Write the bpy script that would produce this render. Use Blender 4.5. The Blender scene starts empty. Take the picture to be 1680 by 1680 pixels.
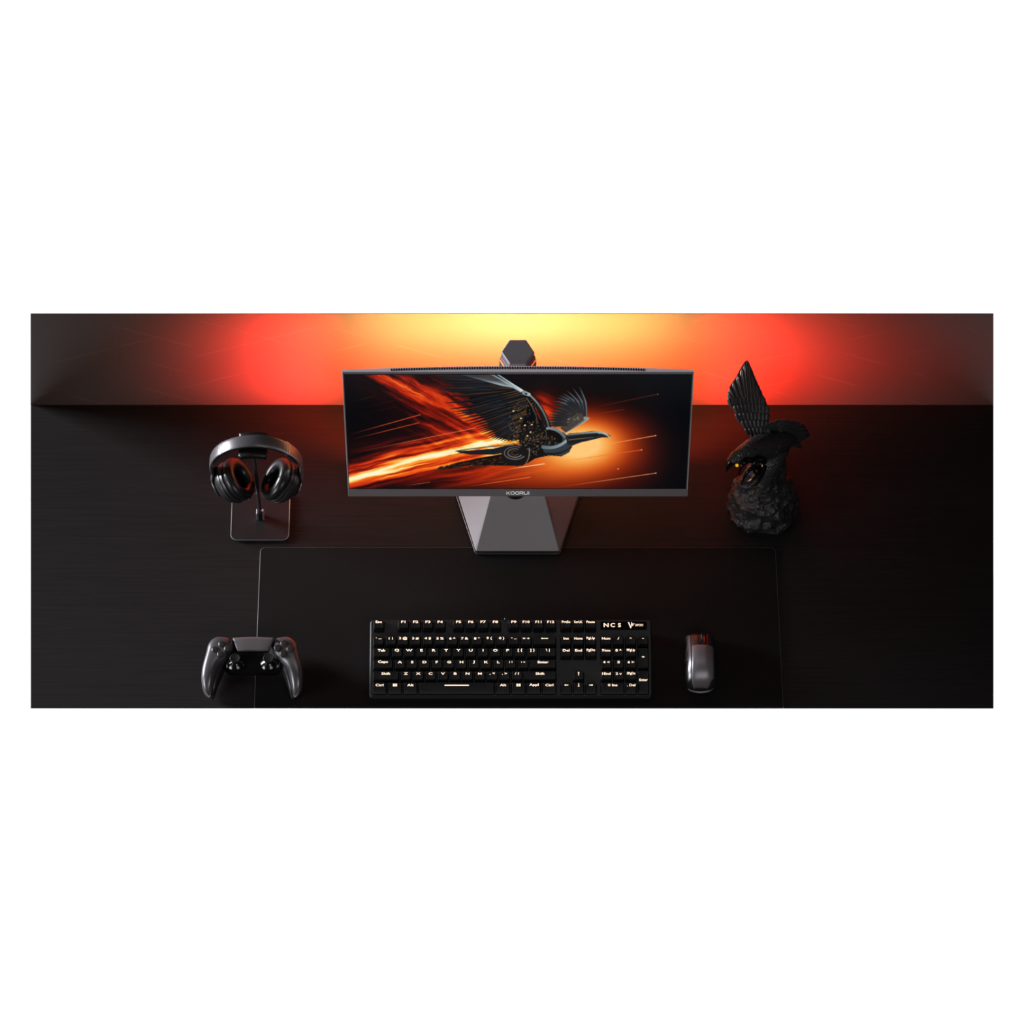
import bpy, math, random
import numpy as np
from mathutils import Vector, Matrix, noise

random.seed(7)
rng = np.random.default_rng(11)
scene = bpy.context.scene
COL = scene.collection
pi = math.pi
def V(*a): return Vector(a)

# ------------------------------------------------------------------ camera
F_PX = 7000.0                       # focal length in pixels of a 1680 px frame
PITCH = math.radians(60)
DIST = 6.77
CP, SP = math.cos(PITCH), math.sin(PITCH)
CAM = V(0, -CP*DIST, SP*DIST)
FW, UP = V(0, CP, -SP), V(0, SP, CP)
def ray(px, py): return FW*F_PX + V(1,0,0)*(px-840) + UP*(840-py)
def P(px, py, z=0.0):               # measured point at height z
    d = ray(px, py); t = (z-CAM.z)/d.z
    return CAM + d*t
def Q(px, py, y):                   # measured point in the vertical plane at depth y
    d = ray(px, py); t = (y-CAM.y)/d.y
    return CAM + d*t
def px_size(p):                     # metres per pixel at a point
    return (p-CAM).dot(FW)/F_PX

cam = bpy.data.cameras.new('camera')
cam.lens_unit = 'FOV'; cam.sensor_fit = 'HORIZONTAL'
cam.angle = 2*math.atan(840/F_PX)
cam.clip_end = 60
camo = bpy.data.objects.new('camera', cam); COL.objects.link(camo)
camo.location = CAM
camo.rotation_euler = (pi/2-PITCH, 0, 0)
scene.camera = camo
scene.view_settings.view_transform = 'Standard'
scene.view_settings.look = 'None'

# ------------------------------------------------------------------ materials
def lin(c): return tuple(((v/255)/12.92 if v/255 <= .04045 else ((v/255+.055)/1.055)**2.4) for v in c)
def mat(name, col, rough=.5, metal=0, emit=None, estr=0, spec=.5, coat=0, bump=None, bstr=.2, bdist=.001, bscale=(1,1,1), bdetail=3, var=0):
    m = bpy.data.materials.new(name); m.use_nodes = True
    nt = m.node_tree; b = nt.nodes['Principled BSDF']
    b.inputs['Base Color'].default_value = (*col, 1)
    b.inputs['Roughness'].default_value = rough
    b.inputs['Metallic'].default_value = metal
    b.inputs['Specular IOR Level'].default_value = spec
    b.inputs['Coat Weight'].default_value = coat
    b.inputs['Coat Roughness'].default_value = .12
    if emit:
        b.inputs['Emission Color'].default_value = (*emit, 1)
        b.inputs['Emission Strength'].default_value = estr
    tc = nt.nodes.new('ShaderNodeTexCoord'); mp = nt.nodes.new('ShaderNodeMapping')
    mp.inputs['Scale'].default_value = bscale
    nt.links.new(tc.outputs['Object'], mp.inputs['Vector'])
    if bump:
        if bump == 'noise':
            t = nt.nodes.new('ShaderNodeTexNoise'); t.inputs['Scale'].default_value = 1
            t.inputs['Detail'].default_value = bdetail; out = t.outputs['Fac']
        else:
            t = nt.nodes.new('ShaderNodeTexVoronoi'); t.inputs['Scale'].default_value = 1; out = t.outputs['Distance']
        nt.links.new(mp.outputs['Vector'], t.inputs['Vector'])
        bn = nt.nodes.new('ShaderNodeBump'); bn.inputs['Strength'].default_value = bstr
        bn.inputs['Distance'].default_value = bdist
        nt.links.new(out, bn.inputs['Height']); nt.links.new(bn.outputs['Normal'], b.inputs['Normal'])
        if var:
            mx = nt.nodes.new('ShaderNodeMix'); mx.data_type = 'RGBA'
            mx.inputs[6].default_value = (*[c*(1-var) for c in col], 1)
            mx.inputs[7].default_value = (*[min(1, c*(1+var)) for c in col], 1)
            nt.links.new(out, mx.inputs[0]); nt.links.new(mx.outputs[2], b.inputs['Base Color'])
    return m

M = {}
M['wall'] = mat('wall_paint', (.11,.107,.103), .75, spec=.2, bump='noise', bstr=.12, bdist=.0008, bscale=(260,260,260), var=.03)
def scratch(m):
    nt = m.node_tree; b = nt.nodes['Principled BSDF']; tc = nt.nodes.new('ShaderNodeTexCoord'); src = b.inputs['Base Color'].links[0].from_socket
    for ang, off in ((24, 0), (-27, 3.7)):
        mp = nt.nodes.new('ShaderNodeMapping'); mp.inputs['Rotation'].default_value = (0, math.radians(ang), 0); mp.inputs['Location'].default_value = (off, 0, off)
        wv = nt.nodes.new('ShaderNodeTexWave'); wv.bands_direction = 'Z'; wv.inputs['Scale'].default_value = 4.2
        pw = nt.nodes.new('ShaderNodeMath'); pw.operation = 'POWER'; pw.inputs[1].default_value = 160
        nz = nt.nodes.new('ShaderNodeTexNoise'); nz.inputs['Scale'].default_value = 9
        rp = nt.nodes.new('ShaderNodeMapRange'); rp.inputs[1].default_value = .5; rp.inputs[2].default_value = .62; rp.inputs[4].default_value = .13
        ml = nt.nodes.new('ShaderNodeMath'); ml.operation = 'MULTIPLY'
        mx = nt.nodes.new('ShaderNodeMix'); mx.data_type = 'RGBA'; mx.inputs[7].default_value = (.3,.29,.28,1)
        nt.links.new(tc.outputs['Object'], mp.inputs['Vector']); nt.links.new(mp.outputs['Vector'], wv.inputs['Vector']); nt.links.new(mp.outputs['Vector'], nz.inputs['Vector'])
        nt.links.new(wv.outputs['Fac'], pw.inputs[0]); nt.links.new(nz.outputs['Fac'], rp.inputs[0])
        nt.links.new(pw.outputs[0], ml.inputs[0]); nt.links.new(rp.outputs[0], ml.inputs[1]); nt.links.new(ml.outputs[0], mx.inputs[0])
        nt.links.new(src, mx.inputs[6]); src = mx.outputs[2]
    nt.links.new(src, b.inputs['Base Color'])
scratch(M['wall'])
M['floor'] = mat('self_lit_white_floor', (.9,.9,.9), .8, spec=.1, emit=(1,1,1), estr=1.0, bump='noise', bstr=.02, bscale=(30,30,30))  # made-up floor; emission keeps the surround plain white
M['desk'] = mat('black_wood', (.0115,.0102,.0105), .52, spec=.22, bump='noise', bstr=.35, bdist=.0006, bscale=(9,620,60), bdetail=5, var=.6)
M['mat'] = mat('black_mat_cloth', (.0055,.005,.0052), .75, spec=.16, bump='noise', bstr=.12, bdist=.0003, bscale=(1500,1500,1500))
M['mat_edge'] = mat('mat_edge', (.05,.05,.055), .38, spec=.6, bump='noise', bstr=.1, bdist=.0003, bscale=(900,900,900))  # paler than the cloth: edge highlight put into the colour
M['grey_metal'] = mat('graphite_paint', (.19,.175,.184), .40, spec=.5, bump='noise', bstr=.12, bdist=.0002, bscale=(1600,1600,1600), var=.05)
M['housing'] = mat('housing_grey', (.7,.64,.69), .45, spec=.5, bump='noise', bstr=.1, bdist=.0002, bscale=(1600,1600,1600), var=.05)
M['touchpad'] = mat('touchpad_grey', (.10,.088,.092), .5, spec=.4, bump='noise', bstr=.1, bdist=.0002, bscale=(1600,1600,1600), var=.05)
M['palm'] = mat('palm_grey', (.20,.185,.20), .36, metal=.3, spec=.6, bump='noise', bstr=.05, bdist=.0002, bscale=(1600,1600,1600))
M['chin'] = mat('chin_grey', (.21,.19,.20), .42, spec=.5, bump='noise', bstr=.1, bdist=.0002, bscale=(1600,1600,1600), var=.05)
M['dark_plastic'] = mat('dark_plastic', (.013,.0125,.0135), .42, bump='noise', bstr=.06, bdist=.0002, bscale=(1500,1500,1500))
M['black'] = mat('black_plastic', (.006,.006,.0065), .4, bump='noise', bstr=.04, bdist=.0002, bscale=(900,900,900))
M['gloss'] = mat('gloss_black', (.005,.005,.006), .16, coat=.3, bump='noise', bstr=.02, bdist=.0002, bscale=(60,60,60))
M['slot'] = mat('vent_slot', (.002,.002,.002), .8, spec=.05, bump='noise', bstr=.02, bscale=(60,60,60))
M['satin'] = mat('satin_graphite', (.16,.153,.160), .31, metal=.65, spec=.6, bump='noise', bstr=.05, bdist=.0002, bscale=(1800,1800,1800))
M['satin_dark'] = mat('satin_black', (.02,.0195,.021), .36, spec=.6, bump='noise', bstr=.05, bdist=.0002, bscale=(1200,1200,1200))
M['leather'] = mat('black_leatherette', (.011,.0105,.011), .33, spec=.6, bump='noise', bstr=.1, bdist=.0003, bscale=(700,700,700))
M['steel'] = mat('dark_steel', (.06,.058,.062), .28, metal=.8, bump='noise', bstr=.03, bdist=.0002, bscale=(700,700,700))
M['silver'] = mat('silver_edge', (.42,.42,.44), .3, metal=.8, bump='noise', bstr=.03, bdist=.0002, bscale=(700,700,700))
M['trim'] = mat('rim_with_glint', (.75,.74,.75), .35, metal=.35, bump='noise', bstr=.03, bdist=.0002, bscale=(700,700,700))  # silver rim, colour lightened for the light it catches
M['logo'] = mat('silver_print_emissive', (.62,.62,.62), .45, spec=.3, emit=(.7,.7,.7), estr=.5, bump='noise', bstr=.02, bscale=(60,60,60))  # print brightened by emission, though it is no lamp
M['legend'] = mat('backlit_legend', (.7,.6,.5), .5, emit=(1,.72,.52), estr=1.2, bump='noise', bstr=.02, bscale=(60,60,60))
M['key'] = mat('keycap_plastic', (.0045,.0042,.0042), .45, spec=.28, bump='noise', bstr=.08, bdist=.0002, bscale=(1500,1500,1500))
M['case'] = mat('keyboard_case', (.011,.0105,.011), .42, spec=.45, bump='noise', bstr=.06, bdist=.0002, bscale=(900,900,900))
M['resin'] = mat('black_resin', (.034,.033,.0345), .33, spec=.6, bump='voronoi', bstr=.9, bdist=.0016, bscale=(330,330,330), var=.3)
M['feather'] = mat('black_resin_feather', (.034,.033,.0345), .34, spec=.6, bump='noise', bstr=.5, bdist=.0012, bscale=(240,240,240), var=.3)
M['rock'] = mat('black_resin_rock', (.027,.026,.027), .36, spec=.55, bump='noise', bstr=1.0, bdist=.004, bscale=(120,120,120), bdetail=8, var=.4)
M['glow'] = mat('orange_wall_glow', (.8,.2,.05), .4, emit=(1,.13,.035), estr=1.0, bump='noise', bstr=.02, bscale=(60,60,60))  # wall glow mirrored by the column, put in as emission
M['eye'] = mat('yellow_eye', (.9,.55,.03), .3, emit=(1,.6,.02), estr=.5, bump='noise', bstr=.02, bscale=(60,60,60))

# ------------------------------------------------------------------ geometry helpers: geo = (verts, faces)
def join(*gs):
    vs, fs = [], []
    for v, f in gs:
        o = len(vs); vs += list(v); fs += [tuple(i+o for i in q) for q in f]
    return vs, fs
def xf(g, m): return [m @ Vector(v) for v in g[0]], g[1]
def box(c, s, R=None):
    c = Vector(c); vs = [V(x*s[0]/2, y*s[1]/2, z*s[2]/2) for x in (-1,1) for y in (-1,1) for z in (-1,1)]
    if R: vs = [R @ v for v in vs]
    return [c+v for v in vs], [(0,1,3,2),(4,6,7,5),(0,4,5,1),(2,3,7,6),(0,2,6,4),(1,5,7,3)]
def loft(rings, cap=True, closed=True):
    n = len(rings[0]); vs = [Vector(p) for r in rings for p in r]; fs = []
    for i in range(len(rings)-1):
        for k in range(n if closed else n-1):
            k2 = (k+1) % n
            fs.append((i*n+k, i*n+k2, (i+1)*n+k2, (i+1)*n+k))
    if cap:
        fs.append(tuple(reversed(range(n)))); fs.append(tuple((len(rings)-1)*n+k for k in range(n)))
    return vs, fs
def ring(c, a, b, ra, rb, n=24, e=2.0):
    c, a, b = Vector(c), Vector(a), Vector(b); out = []
    for k in range(n):
        t = 2*pi*k/n; co, si = math.cos(t), math.sin(t)
        out.append(c + a*ra*math.copysign(abs(co)**(2/e), co) + b*rb*math.copysign(abs(si)**(2/e), si))
    return out
def rrect(w, h, r, n=5, cx=0, cy=0):
    pts = []
    for sx, sy, a0 in ((1,1,0),(-1,1,90),(-1,-1,180),(1,-1,270)):
        for k in range(n+1):
            a = math.radians(a0+90*k/n)
            pts.append((cx+sx*(w/2-r)+r*math.cos(a), cy+sy*(h/2-r)+r*math.sin(a)))
    return pts
def prism(pts, z0, z1, m=None):
    g = loft([[V(x,y,z0) for x,y in pts], [V(x,y,z1) for x,y in pts]])
    return xf(g, m) if m else g
def tube(pts, radii, n=12):
    pts = [Vector(p) for p in pts]; rings = []
    if not hasattr(radii, '__len__'): radii = [radii]*len(pts)
    ref = None
    for i, p in enumerate(pts):
        d = (pts[min(i+1, len(pts)-1)]-pts[max(i-1, 0)]).normalized()
        if ref is None: ref = d.orthogonal().normalized()
        a = (ref - d*ref.dot(d)).normalized(); ref = a; b = d.cross(a)
        rings.append(ring(p, a, b, radii[i], radii[i], n))
    return loft(rings)
def lathe(c, axis, prof, n=32, cap=True):           # prof: (distance along axis, radius)
    axis = Vector(axis).normalized(); a = axis.orthogonal().normalized(); b = axis.cross(a); c = Vector(c)
    return loft([ring(c+axis*t, a, b, max(r,1e-5), max(r,1e-5), n) for t, r in prof], cap=cap)
def torus(c, axis, R, r, n=40, m=14, sq=1.0):
    axis = Vector(axis).normalized(); a = axis.orthogonal().normalized(); b = axis.cross(a); c = Vector(c); vs, fs = [], []
    for i in range(n):
        t = 2*pi*i/n; d = a*math.cos(t)+b*math.sin(t)
        for j in range(m):
            u = 2*pi*j/m
            vs.append(c + d*(R+r*math.cos(u)) + axis*(r*sq*math.sin(u)))
    for i in range(n):
        for j in range(m):
            fs.append((i*m+j, ((i+1)%n)*m+j, ((i+1)%n)*m+(j+1)%m, i*m+(j+1)%m))
    return vs, fs
def gridsurf(fn, nu, nv):
    vs = [Vector(fn(i/(nu-1), j/(nv-1))) for j in range(nv) for i in range(nu)]
    return vs, [(j*nu+i, j*nu+i+1, (j+1)*nu+i+1, (j+1)*nu+i) for j in range(nv-1) for i in range(nu-1)]
def catmull(pts, n):                                # smooth resample of tuples
    P_ = [np.array(p, float) for p in pts]; out = []
    for k in range(n):
        t = k/(n-1)*(len(P_)-1); i = min(int(t), len(P_)-2); f = t-i
        p0, p1, p2, p3 = P_[max(i-1,0)], P_[i], P_[i+1], P_[min(i+2,len(P_)-1)]
        out.append(.5*((2*p1)+(-p0+p2)*f+(2*p0-5*p1+4*p2-p3)*f*f+(-p0+3*p1-3*p2+p3)*f**3))
    return out

ORI = {}
def link(o, parent=None):
    COL.objects.link(o)
    if parent is not None: o.parent = parent
    return o
def build(name, geo, m, parent=None, smooth=True, bev=0, sub=0, solid=0, extra=None, auto=35):
    """link ONE mesh object; geo is in world coordinates, extra = [(geo, material)] in the same mesh"""
    org = ORI[parent] if parent is not None else V(0,0,0)
    mats = [m]; vs, fs, mi = [], [], []
    for g, mm in [(geo, m)] + list(extra or []):
        if mm not in mats: mats.append(mm)
        o = len(vs); vs += [tuple(Vector(v)-org) for v in g[0]]
        fs += [tuple(i+o for i in q) for q in g[1]]; mi += [mats.index(mm)]*len(g[1])
    me = bpy.data.meshes.new(name); me.from_pydata(vs, [], fs)
    for mm in mats: me.materials.append(mm)
    me.polygons.foreach_set('material_index', mi)
    if not extra:
        import bmesh
        bm = bmesh.new(); bm.from_mesh(me); bmesh.ops.recalc_face_normals(bm, faces=bm.faces); bm.to_mesh(me); bm.free()
    if smooth:
        me.polygons.foreach_set('use_smooth', [True]*len(fs))
        if not sub: me.set_sharp_from_angle(angle=math.radians(auto))
    me.update()
    o = bpy.data.objects.new(name, me); link(o, parent); ORI[o] = org
    if solid:
        md = o.modifiers.new('solid', 'SOLIDIFY'); md.thickness = solid; md.offset = -1
    if bev:
        md = o.modifiers.new('bevel', 'BEVEL'); md.width = bev; md.segments = 3; md.limit_method = 'ANGLE'; md.angle_limit = math.radians(30)
        md.harden_normals = False
    if sub:
        md = o.modifiers.new('sub', 'SUBSURF'); md.levels = sub; md.render_levels = sub
    return o
def thing(name, label, cat, loc, group=None):
    o = bpy.data.objects.new(name, None); o.empty_display_size = .02; link(o); o.location = loc; ORI[o] = Vector(loc)
    o['label'] = label; o['category'] = cat
    if group: o['group'] = group
    return o
def tag(o, label, cat): o['label'] = label; o['category'] = cat; return o

_txt = {}
def text_geo(s, bold=.02):                          # flat lettering, height about .7, centred
    if s in _txt: return _txt[s]
    if s == 'M': bold = .008
    cu = bpy.data.curves.new('txt', 'FONT'); cu.body = s; cu.size = 1; cu.offset = bold; cu.resolution_u = 3
    ob = bpy.data.objects.new('txt', cu); COL.objects.link(ob)
    dg = bpy.context.evaluated_depsgraph_get(); dg.update()
    me = bpy.data.meshes.new_from_object(ob.evaluated_get(dg))
    vs = [v.co.copy() for v in me.vertices]; fs = [tuple(p.vertices) for p in me.polygons]
    bpy.data.objects.remove(ob); bpy.data.curves.remove(cu); bpy.data.meshes.remove(me)
    x0, x1 = min(v.x for v in vs), max(v.x for v in vs); y0, y1 = min(v.y for v in vs), max(v.y for v in vs)
    vs = [V(v.x-(x0+x1)/2, v.y-(y0+y1)/2, 0) for v in vs]
    _txt[s] = (vs, fs, x1-x0, y1-y0); return _txt[s]

# ------------------------------------------------------------------ setting
FLOOR_Z = -.74
fl = build('floor', gridsurf(lambda u, v: (-1.45+2.9*u, P(840,1680,FLOOR_Z).y-.6+(P(840,0,FLOOR_Z).y-P(840,1680,FLOOR_Z).y+1.8)*v, FLOOR_Z), 2, 2), M['floor'], smooth=False); fl['kind'] = 'structure'  # added glowing sheet that fills the white surround

WY = P(840, 664).y                                  # the wall stands at the back edge of the desk
wl, wr = P(50, 664).x, P(1630, 664).x
tl, tr = Q(50, 515, WY), Q(1630, 515, WY)
wz = tl.z
wv = [V(wl,WY,FLOOR_Z), V(wr,WY,FLOOR_Z), V(wr,WY,0), V(tr.x,WY,wz), V(tl.x,WY,wz), V(wl,WY,0),
      V(wl,WY+.12,FLOOR_Z), V(wr,WY+.12,FLOOR_Z), V(wr,WY+.12,0), V(tr.x,WY+.0012,wz), V(tl.x,WY+.0012,wz), V(wl,WY+.12,0)]
wf = [(0,1,2,5),(5,2,3,4),(7,6,11,8),(8,11,10,9),(4,3,9,10),(0,5,11,6),(5,4,10,11),(1,7,8,2),(2,8,9,3),(6,7,1,0)]
wo = build('wall_back', (wv, wf), M['wall'], smooth=False); wo['kind'] = 'structure'

# desk: slab with a thin lip and chamfered underside, carried by two rear pedestals
fl_, fr_ = P(50, 1162), P(1630, 1162)
desk = thing('desk', 'long black wood-grain desk carrying the monitor, keyboard and statue', 'desk', (0, 0, FLOOR_Z))
def deskring(z, inset):
    return [V(fl_.x+inset, fl_.y+inset, z), V(fr_.x-inset, fr_.y+inset, z), V(wr-inset, WY-.0005, z), V(wl+inset, WY-.0005, z)]
build('desktop', loft([deskring(-.03, .03), deskring(-.003, .0015), deskring(-.0008, 0), deskring(0, .0008)]), M['desk'], desk, smooth=False)
for s in (-1, 1):
    build('pedestal', box((s*.5, WY-.04, (FLOOR_Z-.03)/2), (.06, .05, -FLOOR_Z-.0302)), M['desk'], desk, smooth=False, bev=.003)

# desk mat
m0, m1 = P(427, 897.5, .0025), P(1273, 897.5, .0025)
f0, f1 = P(416.5, 1162.4, .0025), P(1286, 1162.4, .0025)
def matring(z, ins):
    r = .008; a, b, c, d = V(m0.x+ins, m0.y-ins, z), V(m1.x-ins, m1.y-ins, z), V(f1.x-ins, f1.y+.002, z), V(f0.x+ins, f0.y+.002, z)
    pts = [d, c]
    for k in range(7):
        t = math.radians(15*k); pts.append(V(b.x-r+r*math.cos(t), b.y-r+r*math.sin(t), z))
    for k in range(7):
        t = math.radians(90+15*k); pts.append(V(a.x+r+r*math.cos(t), a.y-r+r*math.sin(t), z))
    return pts
dm = thing('desk_mat', 'wide black desk mat lying under the keyboard and mouse', 'desk mat', (0, (m0.y+f0.y)/2, 0))
build('mat_surface', loft([matring(.0002, .0012), matring(.0026, .0012)]), M['mat'], dm, smooth=False)
eg = loft([matring(.0001, 0), matring(.0019, 0), matring(.0027, .0006), matring(.0027, .0012)], cap=False)
build('stitched_edge', eg, M['mat_edge'], dm)['label'] = 'raised edge, lightened for its highlight'

# ------------------------------------------------------------------ monitor
MX = (849.5-840)*px_size(V(0,-.033,.11))
TILT = math.radians(7)
p0 = V(MX, -.033, .112); p0 = Q(849.5, 813.5, -.033)
TU, TN = V(0, math.sin(TILT), math.cos(TILT)), V(0, math.cos(TILT), -math.sin(TILT))
def proj_y(p):
    d = p-CAM; return 840-F_PX*d.dot(UP)/d.dot(FW)
def solve_h(py):
    lo, hi = 0, .6
    for _ in range(50):
        m_ = (lo+hi)/2
        if proj_y(p0+TU*m_) > py: lo = m_
        else: hi = m_
    return lo
H = solve_h(611.8); HS0 = solve_h(801.2); HS1 = solve_h(614.6)
W2 = 278*px_size(p0)
def MP(x, h, d=0): return p0 + V(x,0,0) + TU*h + TN*d
mon = thing('monitor', 'large grey monitor showing a mechanical eagle in flames on a faceted stand', 'monitor', (p0.x, 0, .0026))
# rear casing: deeper towards the middle
def backring(h, e):
    pts = []
    for k in range(25):
        t = -1+2*k/24
        pts.append(MP(t*(W2-e*.5), h, (.0065+.0075*(1-abs(t)**2.2))*(1 if e == 0 else 1)+e))
    return [MP(-W2, h, .0015)] + pts + [MP(W2, h, .0015)]
build('housing', loft([backring(0, 0), backring(.01, .004), backring(H*.5, .012), backring(H-.012, .002), backring(H-.001, 0), backring(H, -.0008)]), M['housing'], mon, auto=25)
# front frame: thin top and side rails and a deeper chin
sx0, sx1 = -W2+.0024, W2-.0024
fr = join(box(MP(0, (HS1+H)/2, .0007), (2*W2, H-HS1, .0026)), )
def rail(x0, x1, h0, h1, d0=-.0006, d1=.0022):
    vs = [MP(x, h, d) for x in (x0, x1) for h in (h0, h1) for d in (d0, d1)]
    return vs, [(0,1,3,2),(4,6,7,5),(0,4,5,1),(2,3,7,6),(0,2,6,4),(1,5,7,3)]
build('bezel', join(rail(-W2, W2, HS1+.0012, H), rail(-W2, sx0, HS0, HS1+.0012), rail(sx1, W2, HS0, HS1+.0012)), M['grey_metal'], mon, smooth=False, bev=.0003)
build('black_border', rail(sx0, sx1, HS1, HS1+.0012, -.0003, .0015), M['slot'], mon, smooth=False)
build('chin', rail(-W2, W2, 0, HS0-.0012, -.0012, .003), M['chin'], mon, smooth=False, bev=.0004)
build('chin_gap', rail(sx0, sx1, HS0-.0012, HS0, -.0002, .0015), M['slot'], mon, smooth=False)
for s in (-1, 1):
    x_ = s*(W2+.0001); build('side_trim', rail(min(x_, x_-s*.0012), max(x_, x_-s*.0014), .001, H-.001, -.0012, .0032), M['trim'], mon, smooth=False, bev=.0002)
# vent slots across the top
vs_ = []
vx0, vx1 = (642-849.5)*px_size(MP(0,H)), (1056-849.5)*px_size(MP(0,H))
NS = 101
for i in range(NS):
    x = vx0+(vx1-vx0)*i/(NS-1); t = x/W2
    back = .0065+.0075*(1-abs(t)**2.2)
    c = MP(x, H+.0001, back-.0044)
    R = Matrix.Rotation(-TILT, 3, 'X')
    vs_.append(box(c, (.0020, .0040, .0005), R))
build('vent_slots', join(*vs_), M['slot'], mon, smooth=False)['label'] = 'row of narrow black vent slots'
# logo on the chin
def letters(s, c, ax, ay, size, wide, gap=.0002, bold=.02, fit=None):
    v, f, w, h = text_geo(s, bold); n = Vector(ax).cross(Vector(ay)); sc = size/.7
    if fit: wide = fit/(w*sc)
    return [Vector(c)+Vector(ax)*q.x*sc*wide+Vector(ay)*q.y*sc+n*gap for q in v], f
def flat(pts, w, closed=False):                      # flat stroke of constant width
    vs, fs = [], []; n = len(pts)
    P2 = [np.array(p, float) for p in pts]
    for k in range(n if closed else n-1):
        p, q = P2[k], P2[(k+1) % n]; d = (q-p)/np.hypot(*(q-p)); m_ = np.array([-d[1], d[0]])*w/2; e = d*w/2*.9
        i = len(vs); vs += [V(*(p-e-m_), 0), V(*(q+e-m_), 0), V(*(q+e+m_), 0), V(*(p-e+m_), 0)]; fs.append((i, i+1, i+2, i+3))
    return vs, fs
OO = [(.24,0),(.50,0),(.68,.1),(.74,.25),(.74,.45),(.68,.6),(.50,.7),(.24,.7),(.06,.6),(0,.45),(0,.25),(.06,.1)]
glyphs = [(0, [([(0,0),(0,.36)],0), ([(0,.6),(0,.7)],0), ([(.68,.7),(.22,.36),(.68,0)],0)]), (.98, [(OO,1)]), (1.98, [(OO,1)]),
          (2.98, [([(0,0),(0,.7),(.6,.7),(.72,.58),(.72,.42),(.6,.3),(.16,.3)],0), ([(.42,.3),(.74,0)],0)]),
          (3.98, [([(0,.7),(0,.14),(.12,0),(.6,0),(.72,.14),(.72,.5)],0), ([(.72,.66),(.72,.72)],0)]), (5.0, [([(0,0),(0,.7)],0)])]
LW = 36.5*px_size(p0)/5.0; lv = []
for gx, sts in glyphs:
    for pts, cl in sts: lv.append(flat([(gx+x-2.5, (y-.35)) for x, y in pts], .135, cl))
lg = join(*lv)
build('logo', ([MP(v.x*LW, HS0*.47+v.y*LW*1.42, -.00145) for v in lg[0]], lg[1]), M['logo'], mon, smooth=False)['label'] = 'silver KOORUI lettering'
build('control_nub', lathe(MP(-.0035, -.0035, .012), TU, [(-.004,.009),(-.0025,.014),(0,.0165),(.004,.017)], 28), M['black'], mon)
# stand
B = {}
zb = .0026
def S(px, py, z): return P(px, py, z)
plate = [S(779,906,.0066), S(783,909,.0066), S(917,909,.0066), S(921,906,.0066), S(951.5,813,.0066)]
pl = P(748,813,.0066)
back_y = .10
def extend(a, b, y):
    t = (y-a.y)/(b.y-a.y); return a+(b-a)*t
br, bl = extend(plate[3], plate[4], back_y), extend(plate[0], pl, back_y)
out = [plate[0], plate[1], plate[2], plate[3], br, bl]
build('base_plate', loft([[V(p.x,p.y,zb) for p in out], [V(p.x,p.y,.0066) for p in out]]), M['black'], mon, smooth=False, bev=.001)
for s in (-1, 1):
    build('rubber_foot', prism(rrect(.03,.02,.006,3,MX+s*.055,back_y-.02), 0.0, zb+.0002), M['black'], mon, smooth=False)
a0, a1 = S(781.5,904,.0072), S(917,904,.0072)       # front edge of the facet body
e0, e1 = P(752,814,.0072), P(947.5,814,.0072)
k0, k1 = P(779.5,901,.0072), P(919,901,.0072)
kb0, kb1 = extend(k0, e0, back_y-.004), extend(k1, e1, back_y-.004)
# top ridge of the front facet
q0, q1 = Q(805,814,-.013), Q(893.5,814,-.013)
r0 = a0+(q0-a0)*1.75; r1 = a1+(q1-a1)*1.75
rt = .135
u0, u1 = V(r0.x, r0.y+.035, r0.z), V(r1.x, r1.y+.035, r1.z)
bw = [V(p.x,p.y,.0066) for p in (a0,a1,k1,kb1,kb0,k0)]
vsb = [a0,a1,k1,kb1,kb0,k0, r0,r1,u1,u0]
vsb = vsb + bw
fsb = [(0,1,7,6),(1,2,7),(2,3,8,7),(3,4,9,8),(4,5,6,9),(5,0,6),(6,7,8,9),
       (10,11,1,0),(11,12,2,1),(12,13,3,2),(13,14,4,3),(14,15,5,4),(15,10,0,5),(15,14,13,12,11,10)]
build('faceted_base', (vsb, fsb), M['grey_metal'], mon, smooth=False, bev=.0006)
# column and hexagonal cap behind the panel
cc = P(849.5, 577, .40)
def hexr(r, z, rot=0): return [V(cc.x+r*math.cos(rot+k*pi/3), cc.y+r*math.sin(rot+k*pi/3), z) for k in range(6)]
build('column', loft([hexr(.0275, .09), hexr(.0283, .3735), hexr(.0272, .380), hexr(.0255, .3805)]), M['satin'], mon, smooth=False, bev=.0005)
build('column_ring', loft([hexr(.0262, .3806), hexr(.0268, .385), hexr(.0255, .388)]), M['silver'], mon, smooth=False)
build('wall_glow_ring', loft([hexr(.0278, .3742), hexr(.0281, .375), hexr(.0281, .3785), hexr(.0278, .3795)]), M['glow'], mon, smooth=False)['label'] = 'ring imitating wall glow reflected on the column'  # added ring, no lamp: carries the reflected wall glow
build('hexagon_cap', loft([hexr(.0240, .3882), hexr(.0240, .391), hexr(.0252, .3915), hexr(.0252, .3985), hexr(.0236, .40)]), M['grey_metal'], mon, smooth=False, bev=.0004)
teeth = [box((cc.x-.010+.020*k/11, cc.y+.0212, .3955), (.001, .0016, .005)) for k in range(12)]
build('cap_teeth', join(*teeth), M['black'], mon, smooth=False)
build('mount_arm', box((cc.x, (cc.y+.012)/2+.012, .27), (.07, .035, .07)), M['dark_plastic'], mon, smooth=False, bev=.004)

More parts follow.
